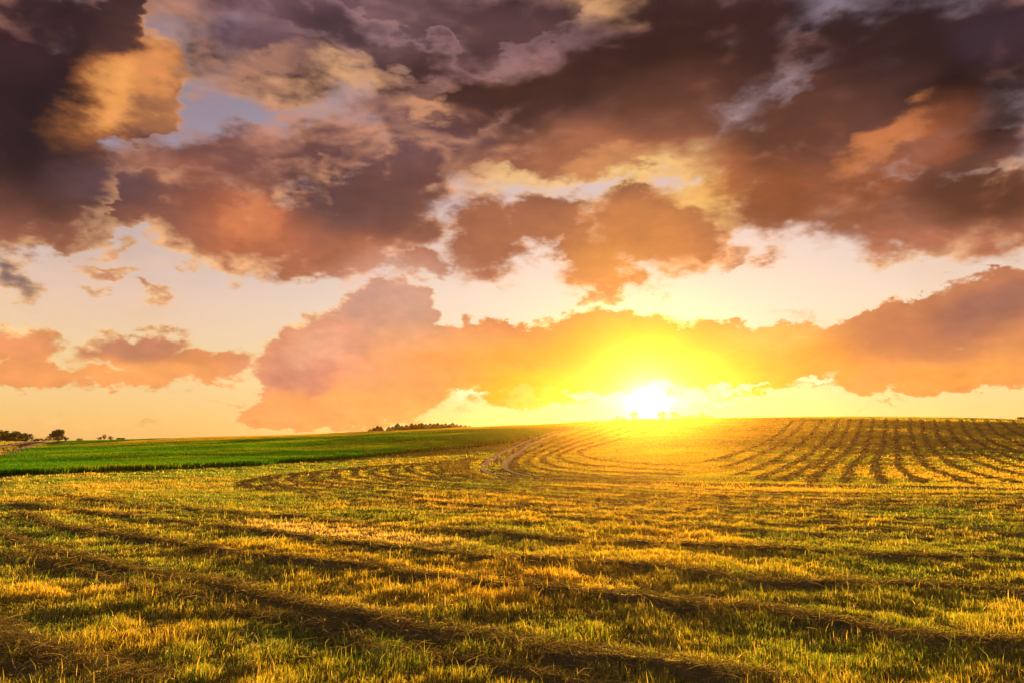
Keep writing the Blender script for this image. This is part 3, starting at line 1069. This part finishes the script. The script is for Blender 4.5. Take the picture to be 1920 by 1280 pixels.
# standing crop and the far meadow
for (y0, y1, dens) in [(28, 36, 560), (36, 42, 480), (42, 48, 400), (48, 55, 330), (55, 65, 270), (65, 80, 190), (80, 90, 145), (90, 100, 122), (100, 115, 102), (115, 130, 84), (130, 150, 66), (150, 175, 46), (175, 215, 30)]:
    x, y = scatter(y0, y1, dens, rg)
    z = terrain(x, y)
    zn = zone(x + rg.normal(0, 0.35, len(x)), y + rg.normal(0, 0.5, len(x)), z)
    k = (zn == 1) | ((zn == 5) & (rg.random(len(x)) < 0.4))
    x, y, z, zn = x[k], y[k], z[k], zn[k]
    n = len(x)
    cr = zn == 1
    t = np.clip(fbm(x / 9.0, y / 16.0, 5, 5) * 3.2 - 1.25 + rg.normal(0, .18, n), 0, 1)
    cc = np.where(cr[:, None], mixcol(mixcol(LUSH, LUSH2, t), np.array([0.13, 0.19, 0.008]), np.clip((fbm(x / 11.0, y / 7.0, 15, 3) - 0.56) * 5, 0, 0.8)), mixcol(OLIVE, GOLD, t)) * rg.uniform(0.6, 1.4, (n, 1))
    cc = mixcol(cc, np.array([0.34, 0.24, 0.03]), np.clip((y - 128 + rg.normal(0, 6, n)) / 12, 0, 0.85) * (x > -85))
    hh = np.where(cr, rg.uniform(0.26, 0.50, n) * np.clip((165 - y) / 70, 0.28, 1), rg.uniform(0.1, 0.25, n))
    ww = np.hypot(x, y) * 0.0017 * rg.uniform(0.6, 1.4, n)
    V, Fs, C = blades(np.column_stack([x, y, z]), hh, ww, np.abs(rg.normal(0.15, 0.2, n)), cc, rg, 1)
    CV.append(V); CC.append(C)
    for f in Fs:
        CF.append(f + offc)
    offc += len(V)
# the far crest strips, thin but long
for (y0, y1, dens) in [(215, 300, 6)]:
    x, y = scatter(y0, y1, dens, rg)
    z = terrain(x, y)
    zn = zone(x, y, z)
    n = len(x)
    ok = (zn == 1) | (zn == 5)
    t = np.clip(fbm(x / 14.0, y / 22.0, 5, 4) * 2.4 - 0.85 + rg.normal(0, .15, n), 0, 1)
    cc = np.where((zn == 1)[:, None], mixcol(LUSH, LUSH2, t), mixcol(OLIVE, GOLD, t)) * rg.uniform(0.7, 1.3, (n, 1))
    V, Fs, C = blades(np.column_stack([x, y, z])[ok], rg.uniform(0.08, 0.14, ok.sum()), np.hypot(x, y)[ok] * 0.003, np.abs(rg.normal(0.15, 0.2, ok.sum())), cc[ok], rg, 1)
    CV.append(V); CC.append(C)
    for f in Fs:
        CF.append(f + offc)
    offc += len(V)
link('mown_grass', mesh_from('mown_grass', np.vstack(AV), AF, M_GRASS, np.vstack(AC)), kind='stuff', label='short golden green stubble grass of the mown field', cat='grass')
link('green_crop', mesh_from('green_crop', np.vstack(CV), CF, M_CROP, np.vstack(CC)), kind='stuff', label='standing green crop on the left rise beyond the mown field', cat='crop')
# loose stalks scattered between the rows
SV, SF, SC, offs = [], [], [], 0
for (y0, y1, dens) in [(3.5, 7, 60), (7, 12, 34), (12, 20, 14), (20, 34, 5)]:
    x, y = scatter(y0, y1, dens, rg)
    k = rg.random(len(x)) < np.clip((fbm(x / 1.3, y / 1.3, 88, 3) - 0.36) * 4, 0.05, 1)
    x, y = x[k], y[k]
    P = np.column_stack([x, y, terrain(x, y) + rg.uniform(0.01, 0.07, len(x))])
    cc = HAYC[rg.choice(len(HAYC), len(x), p=[.25, .3, .05, .35, .05])] * rg.uniform(0.7, 1.3, (len(x), 1))
    V, f, c = strands(P, 0.24, np.maximum(0.0035, y * 0.0006), 0.4, 0.3, cc, rg, 3)
    SV.append(V); SF.append(f + offs); SC.append(c)
    offs += len(V)
link('loose_straw', mesh_from('loose_straw', np.vstack(SV), SF, M_HAY, np.vstack(SC)), kind='stuff', label='loose dry stalks scattered over the stubble', cat='straw')
print('blades', off, offc, offs)
# ------------------------------------------------------------------ trees and bushes on the skyline
m, t, out = new_mat('bark')
nz = noise(geo_pos(), 3.0, 5, 0.6)
c = ramp(nz, [(0.3, (0.045, 0.032, 0.022, 1)), (0.7, (0.10, 0.072, 0.05, 1))])
d = bsdf('ShaderNodeBsdfDiffuse', Color=c)
t.links.new(d.outputs[0], out.inputs[0])
M_BARK = m


def tube(pts, radii, n=7):
    pts = np.array(pts, float)
    V, k = [], len(pts)
    for i in range(k):
        d = pts[min(i + 1, k - 1)] - pts[max(i - 1, 0)]
        d /= max(np.linalg.norm(d), 1e-6)
        a = np.cross(d, [0.31, 0.95, 0.05])
        a /= np.linalg.norm(a)
        b = np.cross(d, a)
        for j in range(n):
            th = 2 * math.pi * j / n
            V.append(pts[i] + (a * math.cos(th) + b * math.sin(th)) * radii[i])
    I_ = np.arange(k * n).reshape(k, n)
    J_ = np.roll(I_, -1, axis=1)
    return np.array(V), np.stack([I_[:-1], J_[:-1], J_[1:], I_[1:]], axis=-1).reshape(-1, 4)


def leaves(P, size, cols, rg):
    n = len(P)
    a = rg.normal(size=(n, 3))
    a /= np.linalg.norm(a, axis=1)[:, None]
    b = np.cross(a, rg.normal(size=(n, 3)))
    b /= np.maximum(np.linalg.norm(b, axis=1), 1e-6)[:, None]
    s = (size * rg.uniform(0.5, 1.3, n))[:, None] * 0.5
    V = np.stack([P - a * s, P + b * s * 0.62, P + a * s, P - b * s * 0.62], axis=1).reshape(-1, 3)
    f = (np.arange(n) * 4)[:, None] + np.array([[0, 1, 2, 3]])
    return V, f, np.repeat(cols, 4, axis=0)


TOP_Z = 0.0


def make_tree(name, px, dist, top, wpx, kind, label, cat='tree', group=None, seed=0, n=900, tone=(0.045, 0.062, 0.016), low=0.0):
    rg = np.random.default_rng(1000 + seed)
    x, y, z = at_depth(px, dist)
    H = EYE + float(tan_row(top)) * dist - z
    W = wpx / F * dist
    global TOP_Z
    TOP_Z = max(TOP_Z, z + H)
    root = bpy.data.objects.new(name, None)
    COL.objects.link(root)
    root.location = (x, y, z)
    root['label'] = label
    root['category'] = cat
    if group:
        root['group'] = group
    tv, tf, off_ = [], [], 0

    def add(pts, radii):
        nonlocal off_
        v, f = tube(pts, radii)
        tv.append(v); tf.append(f + off_)
        off_ += len(v)
    if kind == 'spruce':
        add([(0, 0, -0.2), (0, 0, H * 0.5), (0, 0, H * 0.97)], [H * 0.022, H * 0.014, H * 0.003])
        tt = rg.random(n) ** 0.75
        whorl = np.round(tt * 13) / 13 + rg.normal(0, 0.012, n)
        az = rg.uniform(0, 2 * math.pi, n)
        arm = 0.75 + 0.4 * vnoise(np.floor(whorl * 13), np.floor(az * 1.3), seed)
        rr = (1 - whorl) ** 0.6 * W * 0.5 * arm * np.sqrt(rg.random(n))
        P = np.column_stack([rr * np.cos(az), rr * np.sin(az), np.clip(H * (0.04 + 0.96 * whorl) - rr * 0.35, 0.05, H)])
        size = np.full(n, H * 0.15) * (1.15 - 0.6 * whorl)
        lobes_dark = np.full(n, 1.0)
    else:
        nl = {'round': 30, 'bush': 9, 'wide': 22}[kind]
        base_h = {'round': 0.06, 'bush': 0.0, 'wide': 0.0}[kind] + low
        lob = []
        while len(lob) < nl:
            u = rg.uniform(-1, 1, 3)
            if np.linalg.norm(u) < 1:
                lob.append(u)
        lob = np.array(lob)
        cz = H * (base_h + (1 - base_h) * 0.5)
        C_ = np.column_stack([lob[:, 0] * W * 0.40, lob[:, 1] * W * 0.40, cz + lob[:, 2] * H * (1 - base_h) * 0.40])
        rl = W * {'round': 0.145, 'bush': 0.23, 'wide': 0.20}[kind] * rg.uniform(0.7, 1.25, nl)
        th = H * 0.35
        add([(0, 0, -0.3), (0.01 * H, 0, th * 0.5), (0, 0.01 * H, th), (0, 0, H * 0.72)], [H * 0.038, H * 0.030, H * 0.024, H * 0.006])
        for q in C_[: min(nl, 12)]:
            s0 = np.array([0, 0, th * rg.uniform(0.6, 1.2)])
            add([s0, s0 * 0.5 + q * 0.5 + np.array([0, 0, -0.02 * H]), q], [H * 0.015, H * 0.009, H * 0.003])
        li = rg.integers(0, nl, n)
        u = rg.normal(size=(n, 3))
        u /= np.linalg.norm(u, axis=1)[:, None]
        rad = rl[li] * rg.random(n) ** 0.45
        sq = np.array([1, 1, 0.8 * H / max(W, 0.1) if kind != 'round' else 0.85])
        P = C_[li] + u * rad[:, None] * np.minimum(sq, 1.1)
        P[:, 2] = np.clip(P[:, 2], 0.02, H * 1.0)
        size = np.full(n, max(H, W) * {'round': 0.058, 'bush': 0.12, 'wide': 0.085}[kind])
        lobes_dark = rg.uniform(0.7, 1.35, nl)[li]
    cols = np.array([tone]) * (lobes_dark * rg.uniform(0.7, 1.35, n))[:, None]
    link('trunk', mesh_from('trunk', np.vstack(tv), tf, M_BARK, smooth=True), parent=root)
    V, f, cc = leaves(P, size, cols, rg)
    link('crown', mesh_from('crown', V, [f], M_NEEDLE if kind == 'spruce' else M_LEAF, cc), parent=root)
    return root


# the oak by the gravel road and its neighbours
make_tree('oak_tree', 108, 262, 801, 30, 'round', 'big round dark oak with sky showing through its crown, beside the road', seed=1, n=4200)
make_tree('bush', 122, 259, 814.5, 11, 'bush', 'dark bush at the right foot of the big round oak', 'bush', seed=2, n=420)
make_tree('bush', 110, 252, 816.5, 14, 'bush', 'pale olive bush standing in front of the big round oak', 'bush', seed=3, n=500, tone=(0.13, 0.12, 0.03))
make_tree('bush', 90, 262, 815.0, 15, 'wide', 'dark rounded bush touching the big oak on its left', 'bush', seed=4, n=600)
make_tree('bush', 80, 256, 820.5, 8, 'bush', 'small light brown bush left of the oak near the road end', 'bush', seed=5, n=260, tone=(0.15, 0.10, 0.035))
make_tree('bush', 72, 262, 819, 16, 'wide', 'low dark bush in the dip between the forest and the oak', 'bush', seed=6, n=500)
make_tree('bush', 61, 264, 819.5, 14, 'wide', 'low dark bush at the foot of the forest edge, left of the dip', 'bush', seed=7, n=460)
for i, (px, top, w, lab) in enumerate([
        (47, 811, 16, 'lowest sloping tree at the right end of the forest edge'),
        (35, 808, 16, 'forest tree next to the sloping one at the forest edge'),
        (25, 806.6, 18, 'rounded olive forest tree, tallest of the right hand clump'),
        (13, 808, 15, 'forest tree in the notch between the two high clumps'),
        (3, 805, 18, 'dark forest tree at the left edge of the picture'),
        (-12, 803, 22, 'tall forest tree cut off by the left edge of the picture')]):
    make_tree('forest_tree', px, 268 - (i % 3) * 6, top, w + 9, 'wide', lab, group='trees of the forest edge at far left', seed=20 + i, n=1700, tone=(0.05, 0.062, 0.018) if i == 2 else (0.040, 0.050, 0.016))
make_tree('bush', 149, 245, 820.3, 15, 'wide', 'small flat bush alone on the skyline, right of the oak', 'bush', seed=31, n=320)
make_tree('bush', 186, 241, 815.5, 9, 'bush', 'dark bush on the left skyline, left half of a pair', 'bush', seed=32, n=320)
make_tree('bush', 194, 243, 812.5, 8, 'bush', 'pointed dark bush with a thin spike on the left skyline', 'bush', seed=33, n=320)
make_tree('bush', 207, 241, 817, 12, 'bush', 'low rounded bush just right of the spiked bush', 'bush', seed=34, n=260)
make_tree('bush', 224, 241, 819.3, 20, 'wide', 'long low bush ending the group on the left skyline', 'bush', seed=35, n=300)
# young spruces in a row on the middle crest
row = [(693, 803.5, 7), (700, 801, 8), (707, 797.5, 9), (713, 799, 8), (728, 799.5, 8), (735, 799, 9), (744.5, 793, 11), (753, 797, 9), (761, 795.5, 10), (771, 793, 10), (778, 794.5, 10),
       (785, 793.5, 9), (790, 792, 10), (798, 794, 10), (806, 793, 10), (813, 793.5, 9), (820, 792, 11), (828, 794, 9), (835, 793, 9), (842, 794.5, 9), (848, 792, 10), (856, 794.5, 9), (864, 795.5, 8), (872, 796.3, 7), (880, 797.3, 6)]
for i, (px, top, w) in enumerate(row):
    n_ = len(row)
    lab = ('small spruce at the left end of the row on the crest' if i == 0 else 'smallest spruce at the right end of the row on the crest' if i == n_ - 1 else
           'spruce in the row on the crest, %s from its left end' % ORD[i] if i < 13 else 'spruce in the row on the crest, %s from its right end' % ORD[n_ - 1 - i])
    R_ = float(np.interp(px, SKY_X, CREST))
    make_tree('spruce_tree', px, R_ + 8 + (i * 7 % 5) * 1.5, top - 0.6, w * 2.3, 'spruce', lab, group='young spruces on the crest', seed=50 + i, n=1300, tone=(0.030, 0.032, 0.010))
# trees behind the hill around the sun
for i, (px, top, w, kind, lab) in enumerate([
        (1158, 779.5, 17, 'bush', 'small bush on the crest, furthest left of the sun'),
        (1170, 781, 12, 'bush', 'low bush on the crest just left of the sun'),
        (1190, 767, 22, 'wide', 'tree veiled by the glare, left of the sun'),
        (1243, 769, 24, 'wide', 'tree veiled by the glare, right of the sun'),
        (1267, 767.5, 24, 'wide', 'taller rounded tree right of the sun, at the left of the hedge'),
        (1285, 778.5, 20, 'wide', 'low hedge bush between two rounded trees right of the sun'),
        (1298, 776.5, 20, 'wide', 'middle rounded tree of the hedge right of the sun'),
        (1317, 771.5, 22, 'wide', 'rightmost rounded tree of the hedge right of the sun'),
        (1332, 778.5, 18, 'bush', 'low bush tapering off the right end of the hedge')]):
    make_tree('field_tree' if 'tree' in lab.split(',')[0] else 'bush', px, 255 + (i % 3) * 8, top, w, kind, lab, 'tree' if 'tree' in lab.split(',')[0] else 'bush', group='trees on the crest around the sun', seed=90 + i, n=800)
make_tree('bush', 1922, 240, 780.5, 26, 'wide', 'dark bush peeping over the hill crest at the right edge', 'bush', seed=120, n=420)
# ------------------------------------------------------------------ the hazy evening air
m, t, out = new_mat('haze')
v = t.nodes.new('ShaderNodeVolumePrincipled')
v.inputs['Color'].default_value = (1.0, 0.59, 0.15, 1)
v.inputs['Density'].default_value = HAZE
v.inputs['Anisotropy'].default_value = 0.91
t.links.new(v.outputs[0], out.inputs['Volume'])
hx = 492.0
Vb = np.array([(sx * hx, sy * hx, z) for z in (float(GZ.min()) - 1.0, max(float(GZ.max()), TOP_Z) + 0.6) for sx, sy in ((-1, -1), (1, -1), (1, 1), (-1, 1))])
fb = np.array([(3, 2, 1, 0), (4, 5, 6, 7), (0, 1, 5, 4), (1, 2, 6, 5), (2, 3, 7, 6), (3, 0, 4, 7)])
link('haze', mesh_from('haze', Vb, [fb], m), kind='stuff', label='thin warm evening haze filling the air over the fields', cat='haze')
print('ground z', GZ.min(), GZ.max())
